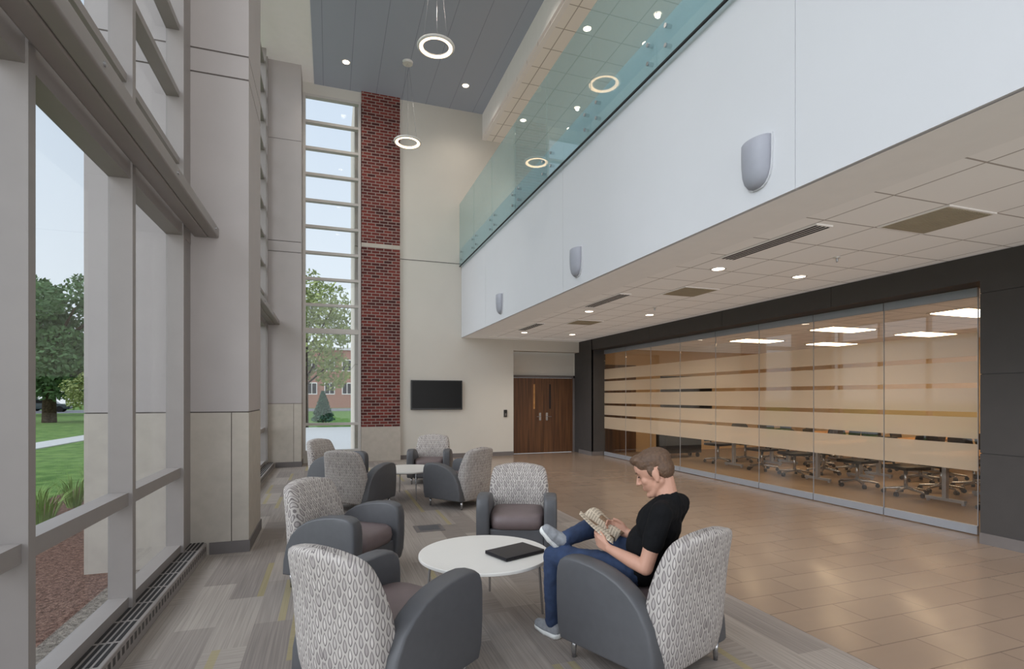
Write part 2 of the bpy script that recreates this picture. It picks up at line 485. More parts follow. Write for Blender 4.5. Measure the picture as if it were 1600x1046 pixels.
# columns
def column(x0, x1, y0, y1, label):
    t = thing('column', label, 'column', ((x0+x1)/2, (y0+y1)/2, 0))
    MB().box(x0+.008, x1-.008, y0+.008, y1-.008, -.12, ZC+.0).build('core', M['joint'], t)
    xm = x1-.16
    MB().box(x0, xm-.004, y0, y1, -.12, 1.435).box(xm+.004, x1, y0, y1, -.0, 1.435).build('stone_base', M['stone'], t)
    u = MB()
    for a, b in ((1.447, 4.86), (4.876, 5.1), (5.116, 7.4), (7.41, ZC-.001)): u.box(x0, x1, y0, y1, a, b)
    u.build('shaft', M['column'], t)
    MB().box(max(x0, -1.15), x1+.012, y0-.012, y1+.012, 0, .12).build('plinth', M['base'], t)
column(-2.2, -.79, 6.06, 7.04, 'large square grey panelled column beside the near windows')
column(-1.55, -.61, 12.95, YB+.12, 'grey panelled column in the far left corner beside the narrow window')
t = thing('brick_pillar', 'tall red brick pillar with pale stone base between window and television', 'pillar', (1.21, YB, 0))
MB().box(.745, 1.68, YB-.07, YB+.3, .85, 5.3).box(.745, 1.68, YB-.07, YB+.3, 5.4, ZC).build('brickwork', M['brick'], t)
MB().box(.735, 1.69, YB-.08, YB+.3, 0, .85).box(.74, 1.685, YB-.075, YB+.3, 5.3, 5.4).build('stone_block', M['stone'], t)

# heaters
def heater(ya, yb, label):
    t = thing('baseboard_heater', label, 'heater', (-1.26, (ya+yb)/2, 0))
    MB().box(-1.34, -1.17, ya, yb, 0, .125).build('casing', M['frame'], t, bevel=.008)
    g = MB(); y = ya+.04
    while y < yb-.08:
        for k in range(4): g.box(-1.325+.036*k, -1.305+.036*k, y, y+.3, .1255, .128)
        y += .33
    g.build('grille', M['slot'], t)
    MB().box(-1.1705, -1.168, ya+.03, yb-.03, .055, .1).build('vent_strip', M['slots'], t)
heater(Y0, 6.04, 'low grey metal heater with slotted top under the near windows')
heater(7.06, 12.93, 'low grey metal heater under the windows beyond the near column')

# ------------------------------------------------------------------ balcony railing
t = thing('balcony_railing', 'green tinted glass railing bolted along the white balcony edge', 'railing', (XF-.05, 6, 5.02))
edges = [Y0+1.48*k for k in range(0, 11)]; edges[-1] = YB-.02
bolt0 = None
for a, b in zip(edges, edges[1:]):
    MB().box(XF-.062, XF-.05, a+.008, b-.008, 5.02, 6.64).build('glass_panel', M['rail'], t)
    for yy in (a+.16, b-.16):
        for zz in (5.16, 5.36):
            if bolt0 is None:
                bolt0 = MB().cyl((-.022, 0, 0), (.05, 0, 0), .022, seg=12).build('standoff_bolt', M['chrome'], None)
                o = bolt0
            else: o = bolt0.copy(); COL.objects.link(o)
            o.parent = t; o.location = Vector((XF-.05, yy, zz))-t.location
MB().box(XF-.066, XF-.046, Y0, YB-.02, 5.0, 5.022).build('bottom_edge', M['slot'], t)

# ------------------------------------------------------------------ glass partition
n = 8; PE = [4.0+ (12.75-4.0)/n*k for k in range(n+1)]
for k in range(n):
    a, b = PE[k]+.006, PE[k+1]-.006
    lab = {0: 'frameless glass partition panel directly beside the near charcoal wall', n-1: 'frameless glass partition panel directly beside the far charcoal pier'}.get(k, 'frosted striped glass partition panel, %s from the near charcoal wall' % ORD[k])
    t = thing('glass_partition_panel', lab, 'glass panel', (XG, (a+b)/2, 0), group='folding glass wall panels')
    MB().box(XG-.006, XG+.006, a, b, .1, 2.76).build('glass_pane', M['part'], t)
    MB().box(XG-.02, XG+.02, a, b, .012, .11).build('bottom_rail', M['alu'], t)
    MB().box(XG-.02, XG+.02, a, b, 2.75, 2.855).build('top_rail', M['alu'], t)
    MB().box(XG-.007, XG+.007, a-.003, a+.004, .11, 2.75).build('edge_seal', M['alu'], t)
    fb = MB()
    for z0, z1 in ((.74, 1.05), (1.11, 1.36), (1.42, 1.70), (1.76, 2.01), (2.07, 2.34)): fb.box(XG-.0085, XG-.0065, a, b, z0, z1)
    fb.build('frosted_bands', M['frost'], t)

# conference room
struct(MB().box(14.0, 14.1, 2.9, 14, 0, 3).build('wall_conference_side', M['confwall']))
struct(MB().box(XG+.1, 14.1, 13.3, 13.45, 0, 3).build('wall_conference_end', M['confwall']))
struct(MB().box(XG+.1, 14.1, 2.8, 2.9, 0, 3).build('wall_conference_near', M['confwall']))
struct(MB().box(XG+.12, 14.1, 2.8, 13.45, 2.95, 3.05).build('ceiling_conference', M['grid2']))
tag(MB().box(7.25, 8.35, 13.26, 13.3, 0, 2.5).build('wall_panel', M['confwood']), 'dark brown wood panel on the far wall behind the glass', 'wall panel')
t = thing('wall_display', 'wide dark display screen on the far wall inside the glass room', 'display', (10.1, 13.3, 1.2))
MB().box(9.2, 11.0, 13.24, 13.3, 1.15, 2.2).build('casing', M['black'], t)
MB().box(9.24, 10.96, 13.235, 13.241, 1.19, 2.16).build('screen', M['screen'], t)
for i, x in enumerate((9.7, 12.1)):
    for j, y in enumerate((5.6, 7.85, 10.1)):
        t = thing('ceiling_light_panel', '', 'ceiling light', (x, y, 2.95), group='conference ceiling lights')
        t['label'] = '%s lit rectangular light of the ceiling row %s the glass' % (['nearest', 'middle', 'farthest'][j], ['nearer to', 'farther from'][i])
        MB().box(x-.6, x+.6, y-.3, y+.3, 2.935, 2.95).build('frame', M['white'], t)
        MB().box(x-.56, x+.56, y-.26, y+.26, 2.925, 2.936).build('diffuser', M['glow2'], t)

# training tables + swivel chairs
def make_ttable(x, y, label):
    t = thing('training_table', label, 'table', (x, y, 0), group='training tables')
    MB().box(x-.76, x+.76, y-.3, y+.3, .70, .73).build('tabletop', M['tabletop'], t, bevel=.006)
    for s in (-1, 1):
        q = MB(); q.box(x+s*.55-.035, x+s*.55+.035, y-.03, y+.03, .06, .70)
        q.box(x+s*.55-.03, x+s*.55+.03, y-.27, y+.27, .03, .075)
        q.cyl((x+s*.55, y-.24, 0), (x+s*.55, y-.24, .04), .025).cyl((x+s*.55, y+.24, 0), (x+s*.55, y+.24, .04), .025)
        q.build('leg', M['alu'], t, bevel=.005)
    return t
rows = [('nearest', 5.4), ('middle', 7.6), ('farthest', 9.8)]
tab0 = make_ttable(9.3, rows[0][1], 'wood topped training table of the nearest row, next to the glass')
for ri, (rn, y) in enumerate(rows):
    for ci, x in enumerate((9.3, 10.9, 12.5)):
        lab = 'wood topped training table of the %s row, %s' % (rn, ['next to the glass', 'in the middle', 'farthest from the glass'][ci])
        if ri == 0 and ci == 0: continue
        dup(tab0, (x, y, 0), 0, lab)
def make_swivel():
    t = thing('swivel_chair', '', 'chair', (0,0,0), group='swivel chairs behind the glass')
    MB().box(-.23, .23, -.24, .24, .42, .48).build('seat', M['black'], t, bevel=.02, seg=3)
    b = MB()
    b.loft([[(-.24-.03*k+dx, w_*.5*s, z) for dx, s in ((0,-1),(0,1),(-.025,1),(-.025,-1))] for k, (z, w_) in enumerate(((.50,.36),(.7,.44),(.85,.42),(.92,.34)))])
    b.build('backrest', M['black'], t, bevel=.008)
    MB().cap((-.2, 0, .44), (-.27, 0, .62), .018).build('back_bracket', M['black'], t, smooth=True)
    MB().cyl((0, 0, .1), (0, 0, .43), .028).build('gas_column', M['chrome'], t, smooth=True)
    s = MB()
    for k in range(5):
        a = 2*PI*k/5; s.cap((0, 0, .12), (.30*math.cos(a), .30*math.sin(a), .08), .028, .018, 8)
    s.build('star_base', M['chrome'], t, smooth=True)
    for k in range(5):
        a = 2*PI*k/5; x, y = .30*math.cos(a), .30*math.sin(a)
        MB().cyl((x-.025*math.sin(a), y+.025*math.cos(a), .035), (x+.025*math.sin(a), y-.025*math.cos(a), .035), .035).build('caster', M['black'], t)
    return t
sw0 = make_swivel(); first = True
for ri, (rn, y) in enumerate(rows):
    for side in (0, 1):
        for ci, x in enumerate((8.9, 9.7, 10.5, 11.3, 12.2)):
            if side == 1 and ci in (1, 4): continue
            lab = 'black swivel chair on the %s side of the %s table row, %s from the glass' % (['far', 'near'][side], rn, ORD[ci])
            rz = (-PI/2 if side == 0 else PI/2) + random.uniform(-.4, .4)
            loc = (x+random.uniform(-.04, .04), y+(.64 if side == 0 else -.68)+random.uniform(-.02, .04), 0)
            if first: sw0.location = loc; sw0.rotation_euler = (0,0,rz); sw0['label'] = lab; first = False
            else: dup(sw0, loc, rz, lab)
t = thing('media_cart', 'low black media cart on casters inside the glass room', 'cart', (8.75, 11.8, 0))
MB().box(8.2, 9.3, 11.6, 12.05, .12, .64).build('body', M['black'], t, bevel=.01)
MB().box(8.15, 9.35, 11.55, 12.1, .64, .67).build('top', M['black'], t)
for x in (8.28, 9.22):
    for y in (11.66, 11.98): MB().cyl((x-.02, y, .06), (x+.02, y, .06), .06).build('caster', M['black'], t)

# ------------------------------------------------------------------ ceiling fittings
def lamp(kind, loc, energy, color, size=.06, angle=130):
    l = bpy.data.lights.new('lamp', kind); l.energy = energy; l.color = color
    if kind == 'SPOT': l.spot_size = math.radians(angle); l.spot_blend = 1; l.shadow_soft_size = size
    elif kind == 'POINT': l.shadow_soft_size = size
    o = bpy.data.objects.new('lamp', l); COL.objects.link(o); o.location = loc
    return o
WARM = (1, .91, .80)
def downlight(x, y, z, label, e, group):
    t = thing('recessed_downlight', label, 'ceiling light', (x, y, z), group=group)
    MB().torus((x, y, z-.004), .085, .014, 28, 8, .5).build('trim_ring', M['white'], t, smooth=True)
    MB().cyl((x, y, z-.008), (x, y, z-.002), .072, seg=24).build('lens', M['glow'], t)
    lp = lamp('SPOT', (x, y, z-.05), e, WARM, .04); lp.parent = t; lp.location = (0, 0, -.05)
rn = ['nearest', 'second', 'third', 'farthest']
for j, y in enumerate((1.9, 5.27, 8.66, 12.05)):
    for i, x in enumerate((4.47, 5.75)):
        downlight(x, y, ZL+.008, '%s round downlight under the balcony in the row %s the white fascia' % (rn[j], ['nearer', 'farther from'][i]), 78, 'downlights under the balcony')
for j, y in enumerate((1.9, 5.3, 8.85, 12.3)):
    for i, x in enumerate((4.53, 5.8)):
        downlight(x, y, 8.45, '%s round downlight above the upper floor in the row %s the glass railing' % (rn[j], ['nearer', 'farther from'][i]), 80, 'upper floor downlights')
for j, y in enumerate((1.5, 5.2, 8.9, 12.47)):
    for i, x in enumerate((.35, 3.11)):
        downlight(x, y, ZC-.02, '%s round downlight in the grey metal ceiling on the %s side' % (rn[j], ['window', 'balcony'][i]), 80, 'downlights in the grey metal ceiling')
for j, (y0, y1) in enumerate(((3.6, 4.85), (7.0, 8.2), (10.4, 11.6))):
    t = thing('linear_diffuser', '%s long slotted air diffuser in the low ceiling' % ['nearest', 'middle', 'farthest'][j], 'air vent', (4.23, (y0+y1)/2, ZL), group='linear air diffusers')
    MB().box(4.13, 4.33, y0, y1, ZL-.006, ZL+.009).build('frame', M['soffit'], t)
    s = MB()
    for k in range(4): s.box(4.145+.047*k, 4.17+.047*k, y0+.02, y1-.02, ZL-.009, ZL-.005)
    s.build('slots', M['slot'], t)
for j, y in enumerate((3.2, 6.57, 10.0)):
    t = thing('return_air_grille', '%s square tan return air grille in the low ceiling' % ['nearest', 'middle', 'farthest'][j], 'air vent', (5.05, y, ZL), group='return air grilles')
    MB().box(4.75, 5.35, y-.3, y+.3, ZL-.002, ZL+.009).build('frame', M['soffit'], t)
    g = MB()
    for k in range(18): g.box(4.78+.031*k, 4.795+.031*k, y-.27, y+.27, ZL-.006, ZL-.001)
    g.box(4.77, 5.33, y-.28, y+.28, ZL-.003, ZL-.0015)
    g.build('louvre', M['grille'], t)
for j, (x, y) in enumerate(((5.35, 4.4), (5.35, 7.9))):
    t = thing('sprinkler_head', '%s small sprinkler head in the low ceiling' % ['nearer', 'farther'][j], 'sprinkler', (x, y, ZL), group='ceiling sprinklers')
    MB().cyl((x, y, ZL-.008), (x, y, ZL+.009), .035).build('escutcheon', M['white'], t)
    MB().cyl((x, y, ZL-.05), (x, y, ZL-.006), .01, .014).build('nozzle', M['chrome'], t)

def pendant(x, y, z, label):
    t = thing('ring_pendant_lamp', label, 'pendant lamp', (x, y, z), group='ring pendant lamps')
    MB().torus((x, y, z), .26, .05, 64, 12, .5).build('ring', M['white'], t, smooth=True)
    MB().torus((x, y, z-.01), .245, .032, 64, 10, .75).build('diffuser', M['ring'], t, smooth=True)
    MB().cyl((x, y, ZC-.07), (x, y, ZC-.02), .11, .12, 28).build('canopy', M['white'], t)
    for k in range(3):
        a = 2*PI*k/3+.4
        MB().cyl((x+.25*math.cos(a), y+.25*math.sin(a), z+.02), (x+.03*math.cos(a), y+.03*math.sin(a), ZC-.06), .003, seg=6).build('cable', M['chrome'], t)
pendant(1.66, 8.67, 7.38, 'glowing ring pendant lamp, the nearer and higher one in view')
pendant(1.66, 12.02, 7.33, 'glowing ring pendant lamp hanging in front of the brick pillar')

# sconces
for (y, lab) in ((3.40, 'large grey shield wall sconce nearest the camera on the white fascia'), (6.70, 'grey shield wall sconce in the middle of the white fascia'), (10.2, 'small looking grey shield wall sconce at the far end of the white fascia')):
    t = thing('wall_sconce', lab, 'wall lamp', (XF, y, 3.27), group='shield sconces on the balcony face')
    rings = []
    for z, wd, dp in ((.01, .04, .03), (.03, .085, .05), (.07, .118, .07), (.13, .138, .082), (.21, .145, .088), (.30, .147, .09), (.385, .147, .088), (.395, .142, .082)):
        rings.append([(XF-.012-dp*math.sin(PI*k/20), y+wd*math.cos(PI*k/20), 3.27+z) for k in range(21)])
    MB().loft(rings).build('shade', M['sconce'], t, smooth=True)
    pts = [(y+wd*1.04, 3.27+z) for z, wd in ((-.0, .02), (.005, .055), (.03, .095), (.08, .128), (.15, .147), (.25, .153), (.40, .154))]
    MB().prism(pts+[(2*y-a, b) for a, b in pts[::-1]], 'x', XF-.015, XF).build('back_plate', M['fascia'], t)

# television, card reader, door
t = thing('television', 'black flat wall mounted television beside the brick pillar', 'television', (2.62, YB, 1.26))
MB().box(1.95, 3.29, YB-.07, YB-.02, 1.26, 2.02).box(2.3, 2.9, YB-.03, YB-.001, 1.4, 1.9).build('casing', M['black'], t, bevel=.008)
MB().box(1.975, 3.265, YB-.073, YB-.069, 1.3, 1.995).build('screen', M['screen'], t)
t = thing('card_reader', 'small black card reader on the wall left of the wooden doors', 'card reader', (4.5, YB, 1.05))
MB().box(4.45, 4.54, YB-.03, YB-.001, 1.05, 1.24).build('body', M['black'], t, bevel=.006)
MB().box(4.475, 4.515, YB-.034, YB-.029, 1.08, 1.15).build('keypad', M['base'], t)
d = sempty('door_1', (5.77, YB+.35, 0), 'brown wooden double doors in the alcove')
fr = MB(); fr.box(4.74, 4.83, YB+.3, YB+.42, 0, 2.2); fr.box(6.66, XD+.02, YB+.3, YB+.42, 0, 2.2); fr.box(4.74, XD+.02, YB+.3, YB+.42, 2.13, 2.2)
fr.build('door_frame', M['base'], d)
for s, (a, b) in ((1, (4.835, 5.742)), (-1, (5.748, 6.655))):
    lf = MB().box(a, b, YB+.33, YB+.375, .01, 2.125).build('door_leaf', M['door'], d)
    xh = b-.1 if s == 1 else a+.1
    q = MB(); q.box(xh-.03, xh+.03, YB+.322, YB+.33, .92, 1.14); q.cyl((xh, YB+.33, 1.03), (xh, YB+.27, 1.03), .012); q.cyl((xh-s*.0, YB+.275, 1.03), (xh-s*.12, YB+.275, 1.03), .01)
    q.build('door_handle', M['chrome'], lf)
    xv = b-.28 if s == 1 else a+.2
    MB().box(xv-.022, xv+.022, YB+.325, YB+.332, 1.25, 1.95).build('vision_panel', M['tabletop'] if s == 1 else M['slot'], lf)

# floor box
t = thing('floor_outlet_box', 'grey rectangular floor outlet cover set in the carpet', 'floor outlet', (1.14, 6.4, 0))
MB().box(.97, 1.31, 6.24, 6.56, 0, .006).build('cover', M['base'], t)
MB().box(1.02, 1.26, 6.29, 6.51, .006, .009).build('lid', M['vinyl'], t)

# ------------------------------------------------------------------ lounge chairs
def make_chair():
    t = thing('lounge_chair', '', 'chair', (0,0,0), group='lounge chairs around the coffee tables')
    prof = [(.35,.12),(.375,.2),(.385,.35),(.385,.50),(.378,.56),(.36,.60),(.325,.625),(.27,.637),(.20,.638),(.10,.630),(.0,.610),(-.09,.578),(-.17,.53),(-.24,.46),(-.29,.365),(-.32,.24),(-.328,.12)]
    for s in (-1, 1):
        m = MB(); ring = []
        for yy, k in ((.265, .955), (.276, .985), (.295, 1.0), (.345, 1.0), (.37, .992), (.385, .975), (.391, .94)):
            ring.append([(.03+(x-.03)*k, s*yy, .37+(z-.37)*k) for x, z in prof])
        m.loft(ring); o = m.build('armrest', M['vinyl'], t, smooth=True, bevel=.006)
    MB().box(.27, .34, -.27, .27, .12, .31).build('front_panel', M['vinyl'], t, bevel=.02, seg=3)
    MB().box(-.3, .32, -.27, .27, .11, .16).build('base', M['vinyl'], t)
    s = MB(); 
    def rr(x0, x1, hw, z, n=32, p=5.0, dome=0):
        out = []; cx, hx = (x0+x1)/2, (x1-x0)/2
        for k in range(n):
            a = 2*PI*k/n; ca, sa = math.cos(a), math.sin(a)
            yy = hw*abs(sa)**(2/p)*(1 if sa >= 0 else -1)
            out.append((cx+hx*abs(ca)**(2/p)*(1 if ca >= 0 else -1)+dome*(yy/hw)**2*.03, yy, z-dome*.03*(yy/hw)**2))
        return out
    s.loft([rr(-.2, .33, .25, .30), rr(-.22, .36, .266, .315), rr(-.22, .375, .268, .37), rr(-.22, .365, .266, .425), rr(-.2, .33, .25, .45), rr(-.1, .2, .15, .457)])
    s.build('seat_cushion', M['plum'], t, smooth=True)
    b = MB()
    sec = [(.12,-.35,-.18,.29,.3),(.14,-.365,-.17,.30,.5),(.25,-.39,-.18,.318,.7),(.36,-.403,-.19,.328,.8),(.48,-.413,-.20,.330,.9),(.58,-.423,-.225,.326,1),(.68,-.437,-.262,.317,1),(.76,-.452,-.298,.306,1),(.815,-.463,-.328,.294,1),(.845,-.464,-.352,.278,1),(.862,-.455,-.372,.252,1),(.868,-.433,-.392,.20,1)]
    b.loft([rr(x0, x1, hw, z, 48, 3.4, dm) for z, x0, x1, hw, dm in sec])
    b.build('backrest', M['pattern'], t, smooth=True)
    for x in (-.29, .3):
        for y in (-.31, .31):
            MB().cyl((x, y, 0), (x, y, .13), .013, .02, 14).build('leg', M['chrome'], t, smooth=True)
    return t
ch0 = make_chair()
R = math.radians
CH = [((.29, 2.98), 37, 'lounge chair nearest the camera at left, seen from behind'),
      ((1.82, 2.79), 112, 'lounge chair in which the reading man sits'),
      ((.12, 4.87), -38, 'lounge chair with its side to the windows, left of the near round table'),
      ((1.84, 5.15), -112, 'empty lounge chair facing the camera behind the near round table'),
      ((.40, 7.95), 50, 'lounge chair seen from behind, left of the far round table'),
      ((.12, 9.6), -38, 'farthest left lounge chair below the narrow window'),
      ((1.8, 9.9), -108, 'farthest lounge chair, facing the camera below the television'),
      ((1.83, 7.7), 127, 'lounge chair with its back to the tiled aisle at the far round table')]
for k, ((x, y), a, lab) in enumerate(CH):
    if k == 0: ch0.location = (x, y, 0); ch0.rotation_euler = (0,0,R(a)); ch0['label'] = lab
    else: dup(ch0, (x, y, 0), R(a), lab)

def coffee(x, y, label, ang):
    t = thing('coffee_table', label, 'coffee table', (x, y, 0), group='round coffee tables')
    MB().cyl((x, y, .428), (x, y, .452), .48, seg=72).build('tabletop', M['white'], t, bevel=.005)
    MB().torus((x, y, .42), .40, .009, 48, 8).build('support_ring', M['chrome'], t, smooth=True)
    for k in range(4):
        a = ang+k*PI/2
        MB().cap((x+.40*math.cos(a), y+.40*math.sin(a), .42), (x+.43*math.cos(a), y+.43*math.sin(a), .01), .011, .009, 10).build('leg', M['chrome'], t, smooth=True)
coffee(1.08, 3.76, 'near white round coffee table with thin metal legs carrying a laptop', R(-22))
coffee(1.18, 8.55, 'far white round coffee table with nothing on it', R(10))
t = thing('laptop', 'closed black laptop on the near white round table', 'laptop', (1.28, 3.65, .452), R(20))
for nm, mb, mt, bv in (('base', MB().box(-.18, .18, -.125, .125, .004, .018), 'laptop', .004), ('lid', MB().box(-.18, .18, -.125, .125, .0185, .028), 'laptop', .004), ('hinge', MB().cyl((-.14, .125, .016), (.14, .125, .016), .007), 'black', 0)):
    o = mb.build(nm, M[mt], None, bevel=bv); o.parent = t

# ------------------------------------------------------------------ person
def fused(mb, name, m, parent, voxel=.006, smooth=4, disp=None):
    o = mb.build(name, m, None, smooth=True); o.parent = parent
    r = o.modifiers.new('remesh', 'REMESH'); r.mode = 'VOXEL'; r.voxel_size = voxel; r.use_smooth_shade = True
    s = o.modifiers.new('smooth', 'SMOOTH'); s.iterations = smooth; s.factor = .5
    if disp:
        tx = bpy.data.textures.new(name, 'CLOUDS'); tx.noise_scale = disp[1]
        d = o.modifiers.new('disp', 'DISPLACE'); d.texture = tx; d.strength = disp[0]; d.mid_level = .5
    return o
MANLOC, MANROT = (1.81, 2.85, 0), R(128)
man = thing('person', 'man in black t-shirt and blue jeans sitting cross-legged, reading a newspaper', 'person', MANLOC, MANROT)
HS = 1.14
HM = Matrix.Translation((-.10, 0, 1.135)) @ Matrix.Rotation(R(14), 4, 'Z') @ Matrix.Rotation(R(24), 4, 'Y') @ Matrix.Scale(HS, 4)
def H(p): return HM @ Vector(p)
shL, shR = (-.20, .185, .93), (-.20, -.185, .93)
elL, elR = (-.13, .245, .625), (-.08, -.25, .66)
wrL, wrR = (.12, .165, .675), (.10, -.11, .71)
hipL, hipR = (.02, .10, .54), (.02, -.10, .55)
knL, anL = (.53, .11, .55), (.56, .075, .11)
knR, anR = (.34, -.20, .72), (.47, .09, .665)
def torso(m, k=0.0):
    m.ell((-.02, 0, .55), (.13+k, .17+k, .10+k)); m.ell((-.06, 0, .68), (.115+k, .15+k, .14+k)); m.ell((-.13, 0, .82), (.118+k, .165+k, .14+k))
    m.cap((-.195, .14, .93), (-.195, -.14, .93), .058+k); m.ell((-.165, 0, .91), (.09+k, .15+k, .08+k))
def hand(m, W, D, S, N):
    W, D, S, N = Vector(W), Vector(D).normalized(), Vector(S).normalized(), Vector(N).normalized()
    for q in (-.03, -.01, .01, .03): m.cap(W+S*q*.5, W+D*.085+S*q, .016, .013, 10)
    for i, q in enumerate((.033, .011, -.011, -.033)):
        L = (.036, .041, .038, .030)[i]
        a = W+D*.088+S*q; b = a+(D*.9+N*.4).normalized()*L; c = b+(D*.45+N*.9).normalized()*L*.8; e_ = c+(N*1-D*.25).normalized()*L*.55
        m.cap(a, b, .0102, .0095, 10); m.cap(b, c, .0095, .0088, 10); m.cap(c, e_, .0088, .008, 10)
    a = W+D*.02+S*.02; b = a+(S*.8+D*.6+N*.2).normalized()*.045; c = b+(D*.9+S*.25+N*.3).normalized()*.035; e_ = c+(D*.9+N*.3).normalized()*.025
    m.cap(a, b, .015, .012, 10); m.cap(b, c, .012, .0105, 10); m.cap(c, e_, .0105, .009, 10)
B = MB(); torso(B)
B.ell((-.012, 0, .03), (.098, .076, .092), HM); B.ell((.025, 0, -.03), (.060, .056, .080), HM)
B.ell((.052, 0, .045), (.038, .056, .05), HM)
B.cap(H((-.02, .05, -.045)), H((.050, .018, -.100)), .024*HS, .020*HS); B.cap(H((-.02, -.05, -.045)), H((.050, -.018, -.100)), .024*HS, .020*HS)
B.ell((.066, 0, -.102), (.02, .021, .017), HM)
B.cap(H((.084, 0, .012)), H((.103, 0, -.026)), .0075*HS, .011*HS); B.ell((.093, .010, -.030), (.009, .007, .006), HM); B.ell((.093, -.010, -.030), (.009, .007, .006), HM)
B.ell((.076, 0, .03), (.013, .046, .010), HM)
B.ell((.078, 0, -.057), (.012, .020, .006), HM); B.ell((.076, 0, -.070), (.011, .017, .006), HM)
for s in (1, -1):
    B.ell((.052, s*.036, -.02), (.024, .020, .024), HM)
    B.ell((-.012, s*.079, -.005), (.02, .009, .032), HM); B.ell((-.008, s*.078, -.034), (.01, .008, .012), HM)
B.cap(H((-.035, 0, -.05)), (-.19, 0, .95), .058, .066)
for sh, el, wr in ((shL, elL, wrL), (shR, elR, wrR)):
    B.cap(sh, el, .052, .043); B.cap(el, Vector(el).lerp(Vector(wr), .35), .043, .043); B.cap(Vector(el).lerp(Vector(wr), .35), wr, .043, .027)
hand(B, wrL, (.9, -.25, .32), (.1, .1, .95), (0, -1, .1))
hand(B, wrR, (.9, .2, .35), (.1, -.1, .95), (0, 1, .1))
def legs(m, k=0.0, end=0.0):
    m.cap(hipL, knL, .088+k, .062+k); m.cap(hipR, knR, .088+k, .062+k)
    for kn, an in ((knL, anL), (knR, anR)):
        kn, an = Vector(kn), Vector(an); mid = kn.lerp(an, .35)
        m.cap(kn, mid, .06+k, .056+k); m.cap(mid, kn.lerp(an, 1-end), .056+k, .038+k)
legs(B)
fused(B, 'body', M['skin'], man, .0055, 4)
S = MB(); torso(S, .012)
for sh, el in ((shL, elL), (shR, elR)):
    S.cap(sh, Vector(sh).lerp(Vector(el), .55), .066, .062)
S.cap((-.19, 0, .945), (-.188, 0, .975), .078, .074)
fused(S, 'shirt', M['shirt'], man, .008, 3, (.012, .06))
J = MB(); J.ell((-.01, 0, .545), (.145, .182, .095)); legs(J, .012, .02)
J.cap(Vector(anL)+Vector((0, 0, .0)), Vector(anL)+Vector((0, 0, .03)), .054, .052)
fused(J, 'jeans', M['jeans'], man, .008, 3, (.014, .05))
Hh = MB()
Hh.ell((-.016, 0, .060), (.102, .082, .072), HM); Hh.ell((-.05, 0, .012), (.064, .077, .072), HM); Hh.ell((.052, 0, .096), (.044, .055, .028), HM)
Hh.ell((.0, .072, .02), (.022, .012, .035), HM); Hh.ell((.0, -.072, .02), (.022, .012, .035), HM)
fused(Hh, 'hair', M['hair'], man, .005, 2, (.007, .010))
for s in (1, -1):
    o = MB().ell((.080, s*.033, .009), (.006, .012, .0035), HM, 12).build('eye', M['eye'], None, True); o.parent = man
    o = MB().ell((.083, s*.033, .034), (.008, .020, .004), HM, 12).build('eyebrow', M['hair'], None, True); o.parent = man
o = MB().ell((.082, 0, -.0585), (.0085, .015, .0035), HM, 12).ell((.081, 0, -.068), (.008, .014, .004), HM, 12).build('mouth', M['lip'], None, True); o.parent = man
def shoe(anv, heel, toe, upv, name):
    heel, toe, upv = Vector(heel), Vector(toe), Vector(upv).normalized()
    q = MB(); q.cap(heel, heel.lerp(toe, .5), .040, .042); q.cap(heel.lerp(toe, .5), toe, .046, .034); q.cap(Vector(anv), heel+upv*.02, .045, .042); q.cap(Vector(anv), heel.lerp(toe, .5), .042, .04)
    o = fused(q, 'shoe', M['shoe'], man, .006, 3)
    q = MB(); q.cap(heel-upv*.026, heel.lerp(toe, .5)-upv*.026, .042, .042); q.cap(heel.lerp(toe, .5)-upv*.026, toe-upv*.018, .046, .035)
    for v in q.bm.verts:
        hgt = (v.co-heel).dot(upv)
        if hgt > -.012: v.co -= upv*(hgt+.012)
        if hgt < -.046: v.co -= upv*(hgt+.046)
    q2 = q.build('sole', M['sole'], None, True); q2.parent = o
shoe(anL, (.54, .075, .046), (.69, .03, .046), (0, 0, 1), 'l')
shoe((.47, .095, .665), (.50, .105, .655), (.555, .165, .735), (-.6, -.1, .5), 'r')

t = thing('newspaper', 'open folded newspaper held in the man\'s hands', 'newspaper', MANLOC, MANROT)
for s in (1, -1):
    m = MB(); n1, n2 = 10, 8; V = []
    S0, S1 = Vector((.15, 0, .675)), Vector((.375, 0, .825))
    for i in range(n1+1):
        row = []
        for j in range(n2+1):
            a = i/n1; b = j/n2
            p = S0.lerp(S1, b)+Vector((-.05*a, s*.16*a, .03*a+.028*math.sin(PI*a)-(.03*a*a if s < 0 else 0)+.008*math.sin(4*b+3*a)))
            row.append(m.bm.verts.new(p))
        V.append(row)
    for i in range(n1):
        for j in range(n2): m.bm.faces.new((V[i][j], V[i+1][j], V[i+1][j+1], V[i][j+1]))
    o = m.build('page', M['paper'], None, True); o.parent = t
    sd = o.modifiers.new('thick', 'SOLIDIFY'); sd.thickness = .0015

